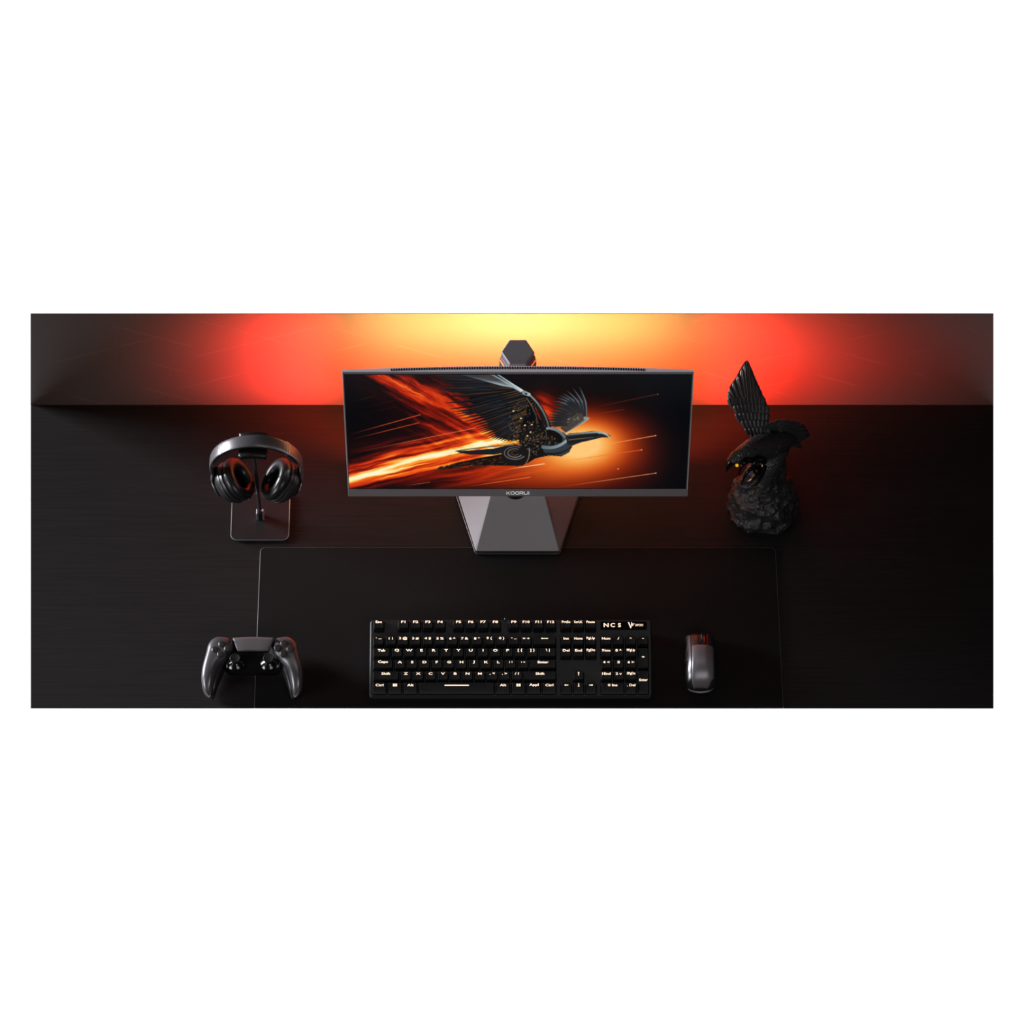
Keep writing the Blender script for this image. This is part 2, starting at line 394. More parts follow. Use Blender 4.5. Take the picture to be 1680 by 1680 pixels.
# ------------------------------------------------------------------ wallpaper on the screen, painted per vertex
SW, SH = 1320, 440
def xl(Y): return 62+(92-62)*(Y-312)/(814-312)
def xr(Y): return 1612+(1588-1612)*(Y-312)/(814-312)
jj, ii = np.meshgrid(np.arange(SH), np.arange(SW), indexing='ij')
Yc = 312+502*(jj+.5)/SH
Xc = xl(Yc)+(xr(Yc)-xl(Yc))*(ii+.5)/SW              # working coordinates of every sample
def a2(X, Y):                                       # finer drawing coordinates -> working coordinates
    return ((680+X/4.941-540)*2.7097, (600+Y/4.941-500)*2.7097)
def vnoise(x, y, seed):
    r = np.random.default_rng(seed).random((256, 256))
    xi, yi = np.floor(x).astype(int), np.floor(y).astype(int); fx, fy = x-xi, y-yi
    fx, fy = fx*fx*(3-2*fx), fy*fy*(3-2*fy); xi &= 255; yi &= 255; x1, y1 = (xi+1) & 255, (yi+1) & 255
    return (r[yi,xi]*(1-fx)+r[yi,x1]*fx)*(1-fy)+(r[y1,xi]*(1-fx)+r[y1,x1]*fx)*fy
def fbm(x, y, seed, oct=5):
    s, a, t = 0, .5, 0
    for o in range(oct):
        s = s+a*vnoise(x*2**o+13*o, y*2**o+7*o, seed+o); t += a; a *= .55
    return s/t
def ramp(h, stops):
    xs = [s[0] for s in stops]
    return np.stack([np.interp(h, xs, [s[1][c] for s in stops]) for c in range(3)], -1)
def sm(a, b, x):
    t = np.clip((x-a)/(b-a), 0, 1); return t*t*(3-2*t)
def g(cx, cy, sx, sy, ang=0):
    ca, sa = math.cos(math.radians(ang)), math.sin(math.radians(ang))
    u, v = (Xc-cx)*ca+(Yc-cy)*sa, -(Xc-cx)*sa+(Yc-cy)*ca
    return np.exp(-(u/sx)**2-(v/sy)**2)
def rot(ang):
    ca, sa = math.cos(math.radians(ang)), math.sin(math.radians(ang))
    return Xc*ca+Yc*sa, -Xc*sa+Yc*ca
# flames: a falling band from the upper left and rising jets from the lower left
wob = (fbm(Xc/160, Yc/160, 90)-.5)*50
u1_, v1_ = rot(27); n1 = fbm(u1_/170, (v1_+wob)/17, 5)
u2_, v2_ = rot(-13); n2 = fbm(u2_/230, (v2_+wob*.5)/13, 25)
b1 = .70*g(500, 440, 400, 92, 27)+.46*g(330, 350, 230, 55, 20)+.55*g(940, 460, 80, 80, 40)+.34*g(520, 560, 260, 80, 12)
b2 = g(180, 742, 480, 56, -14)*1.0+.42*g(620, 690, 320, 80, -10)+.42*g(760, 600, 150, 70, 0)+.36*g(330, 630, 330, 55, 0)+.3*g(700, 770, 420, 40, -8)
heat = b1*(n1*1.5-.18)*.8+b2*(n2*1.6-.16)*.95
heat += .30*g(770, 595, 95, 40, -8)+.36*g(260, 728, 330, 20, -15)+.22*g(960, 470, 60, 45, 50)
heat = np.clip(heat, 0, 1.15)
FIRE = [(0,(3,2,4)),(.14,(22,4,5)),(.3,(92,13,6)),(.46,(186,36,8)),(.62,(235,84,18)),(.78,(252,156,44)),(.95,(255,222,130)),(1.15,(255,246,205))]
img = ramp(heat, FIRE)
halo = ramp(np.clip(g(1125, 605, 200, 115)*.70+g(1060, 640, 420, 190)*.42+g(860, 760, 420, 110)*.22, 0, 1),
            [(0,(3,4,6)),(.1,(14,5,4)),(.25,(64,14,5)),(.45,(142,42,9)),(.65,(212,92,26)),(.85,(245,158,66)),(1,(255,200,118))])
img = 255-(255-img)*(255-halo)/255
img *= (1-.55*sm(1380, 1590, Xc))[..., None]
img += np.array([0,3,6])*sm(1300, 1500, Xc)[..., None]

def seg_dist(pts, box_):
    y0, y1, x0, x1 = box_
    X, Y = Xc[y0:y1, x0:x1], Yc[y0:y1, x0:x1]
    best = np.full(X.shape, 1e9); tt = np.zeros(X.shape); side = np.zeros(X.shape); N = len(pts)-1
    for k in range(N):
        ax, ay = pts[k]; bx, by = pts[k+1]; dx, dy = bx-ax, by-ay; L = dx*dx+dy*dy+1e-9
        t = np.clip(((X-ax)*dx+(Y-ay)*dy)/L, 0, 1)
        d = np.hypot(X-ax-t*dx, Y-ay-t*dy); m_ = d < best
        best[m_] = d[m_]; tt[m_] = ((k+t)/N)[m_]; side[m_] = np.sign(dx*(Y-ay)-dy*(X-ax))[m_]
    return best, tt, side
def bbox(pts, pad):
    xs, ys = [p[0] for p in pts], [p[1] for p in pts]
    y0 = int((min(ys)-pad-312)/502*SH); y1 = int((max(ys)+pad-312)/502*SH)+2
    x0 = int((min(xs)-pad-92)/1500*SW)-4; x1 = int((max(xs)+pad-62)/1500*SW)+6
    return max(y0,0), min(max(y1,0),SH), max(x0,0), min(max(x1,0),SW)
def paint(bx, al, col):
    y0, y1, x0, x1 = bx
    a = np.clip(al, 0, 1)[..., None]; img[y0:y1, x0:x1] = img[y0:y1, x0:x1]*(1-a)+np.asarray(col)*a
def stroke(pts, w0, w1, c0, c1=None, alpha=1, wm=None, dots=0, edge=None, fade=0):
    bx = bbox(pts, max(w0, w1, wm or 0)+3)
    if bx[1] <= bx[0] or bx[3] <= bx[2]: return
    d, t, s = seg_dist(pts, bx)
    w = w0+(w1-w0)*t if wm is None else np.interp(t, [0,.45,1], [w0, wm, w1])
    al = np.clip((w-d)/1.1+.5, 0, 1)*alpha
    if dots: al = al*(.35+.65*((t*dots) % 1 < .5))
    if fade: al = al*np.clip(t/fade, 0, 1)
    c = np.asarray(c0, float)+(np.asarray(c1 if c1 else c0, float)-np.asarray(c0, float))*t[..., None]
    if edge is not None:
        k = np.clip((s*d/np.maximum(w, .5)-.15)*2, 0, 1)[..., None]; c = c*(1-k)+np.asarray(edge, float)*k
    paint(bx, al, c)
def poly(pts, col, alpha=1):
    bx = bbox(pts, 3); y0, y1, x0, x1 = bx
    if y1 <= y0 or x1 <= x0: return
    X, Y = Xc[y0:y1, x0:x1], Yc[y0:y1, x0:x1]; ins = np.zeros(X.shape, bool)
    for k in range(len(pts)):
        (ax, ay), (bx_, by) = pts[k], pts[(k+1) % len(pts)]
        if ay == by: continue
        ins ^= ((ay > Y) != (by > Y)) & (X < (bx_-ax)*(Y-ay)/(by-ay)+ax)
    paint(bx, ins*alpha, col)
def bez(a, b, bend, n=8):
    ax, ay = a; bx, by = b; mx, my = (ax+bx)/2-(by-ay)*bend, (ay+by)/2+(bx-ax)*bend
    return [((1-t)**2*ax+2*t*(1-t)*mx+t*t*bx, (1-t)**2*ay+2*t*(1-t)*my+t*t*by) for t in np.linspace(0,1,n)]
# light streaks
for p, q, w, c, al, dt in [((80,575),(405,485),1.5,(255,90,40),.9,0),((85,597),(400,520),1.7,(240,80,35),.8,0),((88,657),(655,542),1.5,(255,165,110),.9,90),
    ((90,672),(640,607),1.0,(200,80,40),.6,70),((75,435),(200,405),.9,(110,50,30),.6,0),((80,470),(330,415),.8,(80,30,22),.6,0),((78,500),(300,450),.8,(90,32,22),.5,0),((500,808),(890,750),1.0,(240,100,50),.7,60),
    ((580,810),(895,762),1.8,(255,110,50),.9,0),((640,812),(900,775),.8,(200,70,30),.6,40),((770,730),(957,702),2.2,(255,205,150),.95,0),((770,808),(1285,725),1.0,(190,60,35),.7,110),
    ((990,812),(1452,744),1.7,(255,175,130),.9,70),((1090,640),(1450,577),1.5,(255,160,90),.9,0),((1000,697),(1388,640),1.6,(245,95,45),.85,0),
    ((1120,465),(1455,397),1.0,(205,75,45),.75,60),((1140,490),(1310,463),.9,(170,70,40),.6,0),((330,802),(450,785),1.2,(255,170,110),.7,20)]:
    stroke([p, q], w*.5, w, c, alpha=al, dots=dt, fade=.5)
for x, y in [(1452,744),(1450,577),(1388,640),(957,702),(1285,725),(1457,397)]:
    stroke([(x-1,y),(x+1,y)], 2.2, 2.2, (255,170,120))
DK, BL, GR, BR = (9,10,14), (30,42,54), (112,128,140), (62,40,26)
# far wing
ft = [a2(*p) for p in catmull([(1330,172),(1250,195),(1195,225),(1160,250),(1130,290),(1110,325),(1095,375),(1080,410),(1065,445),(1062,482)], 15)]
fs2 = [a2(*p) for p in catmull([(1385,405),(1360,385),(1330,370),(1300,380),(1275,400),(1250,430),(1235,470)], 15)]
poly([a2(1400,420), a2(1330,355), a2(1270,370), a2(1220,440), a2(1180,500), a2(1225,535)], (70,62,56))
for k in range(14, -1, -1):
    stroke(bez(fs2[k], ft[k], .13 if k < 8 else .05), 5, .6, (46,44,46), (24,28,34), wm=8.5, edge=(104,120,128) if k < 7 else (70,56,46))
for k in range(26):
    x, y = a2(1230+random.random()*150, 380+random.random()*90)
    stroke([(x,y),(x+6,y-5)], 1.6, .6, random.choice([(150,150,146),(90,84,80),(40,34,32)]), alpha=.8)
stroke(bez(a2(1225,528), a2(1405,420), .03), 5, 5, (60,52,48), (128,136,138), edge=(166,172,170))
stroke([a2(1380,418), a2(1402,420)], 7, 4, (138,146,146))
# near wing: long primaries fanned from the arm
S_ = catmull([(640,90),(720,140),(800,190),(870,240),(900,310),(890,380),(870,440),(850,500),(845,560)], 34)
T_ = catmull([(120,75),(165,95),(200,170),(195,205),(285,345),(330,400),(420,455),(500,500),(545,535),(600,575),(660,592),(730,602),(800,600)], 34)
poly([a2(*p) for p in [(560,60),(700,80),(900,215),(950,270),(1000,400),(1060,500),(900,600),(830,590),(760,520),(640,420),(470,300),(380,190),(330,80)]], DK)
for k in range(34):
    c = (8,9,13) if k % 2 else (13,16,22)
    stroke(bez(a2(*S_[k]), a2(*T_[k]), -.06 if k < 14 else -.03, 10), 7, .7, c, (26,20,20), wm=10, edge=(26,33,42) if k % 3 else (66,42,28))
for k in range(0, 34, 2):
    q = (S_[k]*.45+T_[k]*.55); stroke(bez(a2(*S_[k]), a2(*q), -.05), 5, .6, (14,15,19), (20,19,21), wm=6, edge=(44,54,62))
for k in range(24):                                 # coverts
    t = k/23; q = S_[int(t*33)]; e = S_[int(t*33)]*.72+T_[int(t*33)]*.28
    stroke(bez(a2(*q), a2(*e), -.04), 5, 1, (24,20,19), (14,13,14), wm=5, edge=(84,64,46))
for k in range(9):
    f = k/8; stroke([a2(340+f*300, 66+f*12), a2(700+f*165, 160+f*32)], .8, 1.5, (70,86,98), (190,208,214), alpha=.75)
stroke([a2(600,62), a2(860,205)], 3, 5, (96,116,128), (176,196,202)); stroke([a2(660,70), a2(880,205)], 1.2, 2.4, (220,236,238), (238,244,242))
# arm joint and body
stroke(bez(a2(925,235), a2(1075,505), -.16), 9, 20, (20,18,20), (28,25,26))
stroke(bez(a2(935,240), a2(1090,500), -.17), 3, 3, (150,158,160), (84,90,96)); stroke(bez(a2(905,260), a2(1000,460), -.12), 2.5, 2.5, (104,84,64), (58,50,46))
stroke([a2(885,218), a2(925,232)], 9, 7, (128,142,146), (168,178,180)); stroke([a2(897,225), a2(905,228)], 3.5, 3.5, (24,26,30))
poly([a2(*p) for p in [(850,640),(845,540),(900,470),(1000,475),(1100,492),(1180,520),(1240,560),(1285,630),(1250,695),(1190,726),(1090,718),(980,742),(920,780),(840,805),(740,800),(690,755),(760,680)]], (19,17,18))
for _ in range(420):
    t = random.random(); x = 780+t*370+random.gauss(0,25); y = 600+random.gauss(0,58)-(x-900)*.05
    if y < 480: continue
    X0, Y0 = a2(x, y); an = random.random()*6.3; r = 3+random.random()*7
    stroke(bez((X0,Y0), (X0+r*math.cos(an), Y0+r*math.sin(an)), random.uniform(-.5,.5), 6), 1.5, .6, random.choice([(8,8,10),(54,44,38),(120,98,76),(88,92,96),(30,26,26),(160,120,72)]), alpha=.8)
for _ in range(150):
    x, y = 760+random.random()*250, 270+random.random()*260
    if x > 800+(y-250)*.9+150: continue
    X0, Y0 = a2(x, y); an = random.random()*6.3
    stroke(bez((X0,Y0), (X0+5*math.cos(an), Y0+5*math.sin(an)), random.uniform(-.5,.5), 5), 1.3, .6, random.choice([(130,88,48),(70,52,40),(16,14,16),(178,128,70),(96,98,100)]), alpha=.85)
for x, y in [(800,362),(895,475),(940,530),(915,560),(862,420),(950,470)]:
    X0, Y0 = a2(x, y); stroke([(X0-1,Y0),(X0+2,Y0)], 3.2, 2, (255,222,150))
# chest shield, neck and head
poly([a2(*p) for p in [(1025,632),(1120,640),(1185,610),(1212,560),(1195,520),(1240,560),(1282,632),(1255,692),(1190,724),(1100,716),(1050,690)]], (50,58,64))
stroke(bez(a2(1040,650), a2(1245,585), .28), 7, 6, (92,108,116), (150,168,172)); stroke(bez(a2(1080,705), a2(1270,650), .2), 6, 4, (24,26,30), (44,40,38))
stroke(bez(a2(1075,500), a2(1215,570), -.28), 6, 6, (128,140,146), (96,106,112)); stroke(bez(a2(1090,530), a2(1180,600), -.25), 12, 10, (14,13,15))
poly([a2(*p) for p in [(1222,560),(1250,540),(1350,532),(1430,522),(1490,522),(1540,536),(1585,556),(1588,580),(1568,572),(1520,572),(1440,592),(1350,612),(1285,636),(1240,632)]], (34,35,38))
stroke(bez(a2(1240,552), a2(1500,528), -.02), 3, 4, (104,112,116), (150,158,158)); stroke(bez(a2(1250,575), a2(1480,552), 0), 2, 1.5, (14,13,14))
stroke(bez(a2(1250,592), a2(1450,572), 0), 1.5, 1.5, (128,106,86), (84,78,76)); stroke(bez(a2(1260,612), a2(1400,590), 0), 2, 1.2, (16,14,15))
stroke(bez(a2(1490,532), a2(1583,574), -.22), 5, 2.2, (150,164,166), (196,208,208)); stroke([a2(1470,543), a2(1482,545)], 1.8, 1.8, (10,10,12))
# tail feather, thigh and trailing leg
poly([a2(*p) for p in [(330,682),(480,676),(640,662),(800,625),(850,640),(780,690),(640,712),(460,712),(380,700)]], (26,28,36))
stroke(bez(a2(335,682), a2(800,630), -.02), 2, 3, (70,84,98), (120,104,86))
rl = random.Random(3)
poly([a2(*p) for p in [(185,832),(250,812),(300,790),(360,772),(430,760),(520,738),(620,722),(740,700),(800,740),(760,800),(640,800),(520,798),(430,802),(360,812),(290,828),(230,836)]], (22,15,12))
for _ in range(130):
    t = rl.random(); x = 180+t*560; y = 830-t*84+rl.gauss(0, 5+15*t)
    r = 14+26*rl.random(); an = -.16+rl.gauss(0,.22)
    stroke(bez(a2(x, y), a2(x+r*math.cos(an), y+r*math.sin(an)), rl.uniform(-.15,.15), 5), .8, .5, rl.choice([(16,11,10),(28,19,15),(12,10,11),(20,15,14),(44,29,20)]), wm=2.2+2.4*t, edge=rl.choice([(58,38,26),(92,64,42),(40,30,26),(120,84,54)]))
poly([a2(*p) for p in [(700,730),(740,670),(810,640),(880,645),(925,690),(940,745),(880,800),(790,800),(720,770)]], (24,21,22))
for r, c in ((60,(96,92,90)),(50,(30,27,27)),(40,(110,104,98)),(30,(20,18,19)),(20,(70,58,46)),(9,(22,18,17))):
    th = np.linspace(.6, 5.2, 14); stroke([a2(815+r*1.45*math.cos(t), 698+r*math.sin(t)*.85) for t in th], 3.2, 1.4, c)
stroke(bez(a2(930,660), a2(900,790), -.2), 2.5, 2, (112,118,122), (140,90,50))
img = np.clip(img, 0, 255)
small = img.reshape(SH//2, 2, SW//2, 2, 3).mean((1, 3))
NW, NH = SW//2, SH//2
lin_img = np.where(small/255 <= .04045, small/255/12.92, ((small/255+.055)/1.055)**2.4)
# screen mesh: one vertex per painted sample
svs = []
XS, HS = np.linspace(sx0, sx1, NW), np.linspace(HS1, HS0, NH)
org = ORI[mon]
base = np.array(p0-org)
pos = np.zeros((NH, NW, 3)); pos[..., 0] = XS[None, :]
pos += HS[:, None, None]*np.array(TU)[None, None, :]+base
idx = np.arange(NH*NW).reshape(NH, NW)
qd = np.stack([idx[1:, :-1], idx[1:, 1:], idx[:-1, 1:], idx[:-1, :-1]], -1).reshape(-1, 4)
me = bpy.data.meshes.new('screen'); me.from_pydata(pos.reshape(-1, 3).tolist(), [], qd.tolist())
ca = me.color_attributes.new('picture', 'FLOAT_COLOR', 'POINT')
ca.data.foreach_set('color', np.concatenate([lin_img.reshape(-1, 3), np.ones((NH*NW, 1))], 1).astype(np.float32).ravel())
ms = bpy.data.materials.new('lit_screen'); ms.use_nodes = True
b = ms.node_tree.nodes['Principled BSDF']; b.inputs['Base Color'].default_value = (.004,.004,.004,1); b.inputs['Roughness'].default_value = .35
b.inputs['Specular IOR Level'].default_value = .1
at = ms.node_tree.nodes.new('ShaderNodeVertexColor'); at.layer_name = 'picture'
ms.node_tree.links.new(at.outputs['Color'], b.inputs['Emission Color']); b.inputs['Emission Strength'].default_value = 1.0
me.materials.append(ms)
so = bpy.data.objects.new('screen', me); link(so, mon); ORI[so] = org
so['label'] = 'lit screen with a steel eagle flying out of flames'

# ------------------------------------------------------------------ headphone stand
hp = P(428, 852, .0)
HX, HY = hp.x, hp.y
hs = thing('headphone_stand', 'black headphone stand with flat square base left of the monitor', 'headphone stand', (HX, HY, 0))
c0, c1, c2, c3 = P(378,886,.004), P(474,886,.004), P(472,809,.004), P(384,809,.004)
bw_, bd = (c1.x-c0.x), c2.y-c0.y
bx_, by_ = (c0.x+c1.x)/2, (c0.y+c2.y)/2
def rr3(w, h, r, z, cx, cy): return [V(x, y, z) for x, y in rrect(w, h, r, 6, cx, cy)]
build('base', loft([rr3(bw_-.001, bd-.001, .010, 0, bx_, by_), rr3(bw_, bd, .0105, .0008, bx_, by_), rr3(bw_, bd, .0105, .0032, bx_, by_), rr3(bw_-.0012, bd-.0012, .010, .004, bx_, by_)]), M['dark_plastic'], hs, auto=20)
eg = loft([rr3(bw_+.0006, bd+.0006, .0107, .0026, bx_, by_), rr3(bw_+.0002, bd+.0002, .0106, .0040, bx_, by_), rr3(bw_-.0012, bd-.0012, .010, .0043, bx_, by_), rr3(bw_-.0016, bd-.0016, .0098, .0040, bx_, by_)], cap=False)
build('base_rim', eg, M['silver'], hs)['label'] = 'thin bright metal rim'
TOPZ = .232
build('pole', prism(rrect(.0052, .0052, .0016, 3, HX, HY), .004, TOPZ-.008), M['satin_dark'], hs)
build('pole_socket', prism(rrect(.0070, .0085, .0012, 2, HX, HY+.001), .004, .020), M['black'], hs, smooth=False)
for s in (-1, 1):
    build('socket_plate', box((HX+s*.0048, HY+.001, .0135), (.0028, .0095, .019)), M['silver'], hs, smooth=False, bev=.0004)
# saddle that carries the headband
def saddle(u, v):
    x = (-.5+u)*.0445; y = (-.5+v)*.040
    return HX+x, HY+y, TOPZ-.34*x*x/.05*1.2+.0025*(abs(v-.5)*2)**4
top = gridsurf(saddle, 15, 15)
build('saddle', top, M['black'], hs, solid=.008, auto=60)
# ------------------------------------------------------------------ headphones
hd = thing('headphones', 'black over-ear headphones hanging on the headphone stand', 'headphones', (HX, HY, .09))
R0 = .0662; AZ = TOPZ+.0051-.0685
def arc(a, rx=R0, rz=.0685): return V(HX+.0012+rx*math.sin(a), HY, AZ+rz*math.cos(a))
def band(a0, a1, w, t0, t1, n=40, rx=R0, flare=0):
    rings = []
    for k in range(n):
        a = a0+(a1-a0)*k/(n-1); d = V(math.sin(a), 0, math.cos(a)); p = arc(a, rx); ww = w*(1-flare*(abs(a)/1.9)**2)
        f = 1 if 0 < k < n-1 else .6
        rings.append(ring(p+d*(t0+t1)/2, V(0,1,0), d, ww/2, abs(t1-t0)/2*f, 16, 3.2))
    return loft(rings)
AM = math.radians(104)
build('headband', band(-AM, AM, .0215, .0022, .0062, 60, flare=.12), M['satin'], hd)['label'] = 'satin grey outer headband'
build('headband_cushion', band(-math.radians(74), math.radians(74), .019, -.0022, .0024, 50), M['leather'], hd)
for s in (-1, 1):
    for a in (44, 47.5):
        build('band_ring', band(s*math.radians(a), s*math.radians(a+1.3), .0222, .0016, .0069, 5), M['silver'], hd)
TH = math.radians(35); YW = math.radians(-8)
for s in (-1, 1):
    # inward axis of the cup: towards the middle, tipped upwards and a little to the front
    ax = V(-s*math.cos(TH)*math.cos(YW), -math.cos(TH)*math.sin(YW), math.sin(TH)).normalized()
    fc = Q(394.5 if s < 0 else 450, 784.5, HY-.006)
    cup = build('ear_cup', lathe(fc, ax, [(-.036,.004),(-.0355,.014),(-.034,.022),(-.030,.0275),(-.027,.0295),(-.0265,.0285),(-.0255,.031),(-.019,.0345),(-.0175,.0345),(-.017,.0335),(-.0165,.0338),(-.012,.034),(-.010,.031)], 48), M['satin_dark'], hd)
    build('cup_trim', torus(fc+ax*-.0262, ax, .0298, .0011, 48, 8), M['steel'], cup)
    cu = build('ear_cushion', torus(fc+ax*-.0035, ax, .0258, .0098, 56, 20, .92), M['leather'], hd)
    build('speaker_cloth', lathe(fc+ax*-.011, ax, [(0,.024),(.001,.019),(.0015,.008),(.0012,.001)], 36), M['slot'], cu)
    # arm plate continuing the band down over the outside of the cup
    e0_, e1_ = arc(s*(AM-.22), R0+.0042), arc(s*AM, R0+.0042); k = fc+ax*-.0375
    pth = [e0_, e1_, e1_+V(s*.0015,-.001,-.013), k+V(s*.0075,0,.012), k+V(s*.001,0,-.003), k+V(-s*.010,0,-.0125)]
    wd_ = [.0094,.0100,.0135,.0165,.0150,.0080]
    rows = catmull([(p.x,p.y,p.z,q) for p, q in zip(pth, wd_)], 22); rg_ = []
    for i, r in enumerate(rows):
        d = Vector(rows[min(i+1,21)][:3])-Vector(rows[max(i-1,0)][:3]); nrm = V(0,1,0).cross(d).normalized()
        rg_.append(ring(Vector(r[:3]), V(0,1,0), nrm, r[3], .0021, 20, 3))
    build('arm', loft(rg_), M['satin'], hd)
    hb = e1_+V(-s*.0065, -.001, -.006)
    build('hinge', lathe(hb+V(0,-.009,0), V(0,1,0), [(0,.004),(.001,.0055),(.017,.0055),(.018,.004)], 20), M['black'], hd)

# ------------------------------------------------------------------ game controller
C3 = lambda X, Y: (300+X/7, 1010+Y/7)
gc = thing('game_controller', 'dark grey two-handled game controller lying across the left mat edge', 'game controller', tuple(P(413,1100,.0027)))
GX = P(*C3(805,450), .03).x
def mir(g, s): return g if s < 0 else ([V(2*GX-v.x, v.y, v.z) for v in map(Vector, g[0])], [tuple(reversed(f)) for f in g[1]])
def spine(tab, n, zoff=0, shrink=1.0, nn=36, e=2.9):
    rows = catmull(tab, n); rings = []
    cs = []
    for (X, Y, hw, zc, hh) in rows:
        c = P(*C3(X, Y), zc+zoff); cs.append((c, hw/7*px_size(c)*shrink, hh*shrink))
    for i, (c, a, b_) in enumerate(cs):
        d = (cs[min(i+1,n-1)][0]-cs[max(i-1,0)][0]); d.z = 0; d.normalize()
        sd = V(d.y, -d.x, 0)
        rings.append(ring(c, sd, V(0,0,1), max(a,.0006), max(b_,.0006), nn, e))
    return loft(rings)
# columns: X, Y, half width, centre height, half height
grip_tab = [(478,262,40,.036,.004),(474,285,100,.035,.010),(460,335,136,.034,.0135),(424,410,150,.033,.0155),(380,490,126,.031,.0175),(332,580,98,.029,.019),(303,670,86,.027,.019),(288,760,74,.025,.017),(286,840,58,.022,.0135),(298,900,36,.019,.009),(312,932,12,.017,.004)]
under_tab = [(470,330,95,.024,.012),(450,430,100,.023,.015),(425,520,92,.020,.016),(400,610,80,.0185,.0155),(375,700,66,.017,.014),(352,790,54,.015,.012),(338,870,42,.012,.009),(335,930,28,.008,.005),(338,955,10,.007,.003)]
for s in (-1, 1):
    build('grip_shell', mir(spine(grip_tab, 30), s), M['satin'], gc, auto=60)['label'] = 'satin grey handle shell'
    build('grip_underside', mir(spine(under_tab, 22), s), M['satin_dark'], gc, auto=60)
def crr(tab):
    rings = []
    for (Y, X0, X1, zc, hh) in tab:
        a, b_ = P(*C3(X0, Y), zc), P(*C3(X1, Y), zc)
        rings.append(ring((a+b_)/2, V(1,0,0), V(0,0,1), (b_-a).length/2, hh, 40, 4.0))
    return loft(rings)
build('centre_body', crr([(262,560,1050,.036,.004),(285,555,1055,.034,.0100),(360,555,1055,.032,.0115),(460,480,1130,.029,.0120),(560,470,1140,.027,.012),(640,490,1120,.023,.0105),(672,520,1090,.021,.005)]), M['gloss'], gc, auto=60)
def pad(u, v):
    X0, X1 = 572+(624-572)*v, 1052+(986-1052)*v
    Y = 256+(402-256)*v - 12*(1-(2*u-1)**2)*(1-v)
    r_ = .0475+.0010*(1-(2*u-1)**4)-.0012*v*v
    if v < .12: r_ -= .003*((.12-v)/.12)**2
    return P(*C3(X0+(X1-X0)*u, Y), r_)
build('touchpad', gridsurf(pad, 25, 13), M['touchpad'], gc, solid=.004, auto=60)
def disc(X, Y, r, z, h=.0022, e=2, n=28, dome=.0002):
    c = P(*C3(X, Y), z); r = r/7*px_size(c)
    return loft([ring(c+V(0,0,-h), V(1,0,0), V(0,1,0), r, r, n, e), ring(c+V(0,0,-.0006), V(1,0,0), V(0,1,0), r, r, n, e), ring(c, V(1,0,0), V(0,1,0), r*.86, r*.86, n, e), ring(c+V(0,0,dome), V(1,0,0), V(0,1,0), r*.45, r*.45, n, e)])
for X, Y in ((447,323),(368,386),(512,372),(433,438)):
    build('direction_button', disc(X, Y, 36, .0502, .004, 3.2), M['satin_dark'], gc)
for X, Y in ((1162,312),(1087,364),(1233,380),(1155,430)):
    build('action_button', disc(X, Y, 41, .0502, .004), M['satin_dark'], gc)
for X, Y in ((538,285),(1074,284)):
    build('menu_button', disc(X, Y, 15, .0492, .003, 2.6), M['steel'], gc)
for X, Y in ((604,545),(987,545)):
    c = P(*C3(X, Y), .0385); r = 96/7*px_size(c)
    st = build('thumbstick', lathe(c+V(0,0,-.004), (0,0,1), [(0,r*1.02),(.004,r),(.006,r*.86),(.008,r*.62),(.010,r*.42),(.013,r*.36),(.0175,r*.38)], 32), M['gloss'], gc)
    build('stick_cap', lathe(c+V(0,0,.013), (0,0,1), [(0,r*.42),(.001,r*.58),(.003,r*.62),(.0042,r*.56),(.0036,r*.42),(.0032,r*.05)], 32), M['black'], st)
    build('stick_ring', torus(c+V(0,0,.016), (0,0,1), r*.6, r*.05, 36, 8), M['steel'], st)
# ------------------------------------------------------------------ keyboard
KT = math.radians(8)
kf = P(838, 1149.5, .003)
KO = V(kf.x, kf.y, .0029)
KR = Matrix.Rotation(KT, 4, 'X')
kb = thing('keyboard', 'full-size black keyboard with glowing legends on the desk mat', 'keyboard', tuple(KO))
KM = Matrix.Translation(KO) @ KR
UN = .01905
KW, KD, KH = 23.0*UN-.0005, .1285, .016
X0 = -22.5*UN/2
def KP(x, y, z): return KM @ V(x, y, z)
build('case', xf(loft([[V(x,y,0) for x,y in rrect(KW-.004, KD-.004, .004, 4, 0, KD/2)], [V(x,y,.003) for x,y in rrect(KW, KD, .005, 4, 0, KD/2)],
      [V(x,y,KH-.002) for x,y in rrect(KW-.001, KD-.001, .005, 4, 0, KD/2)], [V(x,y,KH) for x,y in rrect(KW-.004, KD-.004, .004, 4, 0, KD/2)]]), KM), M['case'], kb, auto=25)
for s in (-1, 1):                                   # tilt feet under the rear edge
    rear = KM @ V(s*.19, KD-.012, 0)
    build('tilt_foot', box((rear.x, rear.y, (rear.z+.0026)/2+.0004), (.03, .010, rear.z-.0026+.0006)), M['case'], kb, smooth=False, bev=.001)
rows_y = [.0028+UN*(i+.5) for i in range(5)]; rows_y.append(rows_y[4]+1.4*UN)
tilt_r = [math.radians(a) for a in (8, 4, 0, -3, -5, -5)]; hts = [.0098, .0090, .0088, .0096, .0112, .0115]
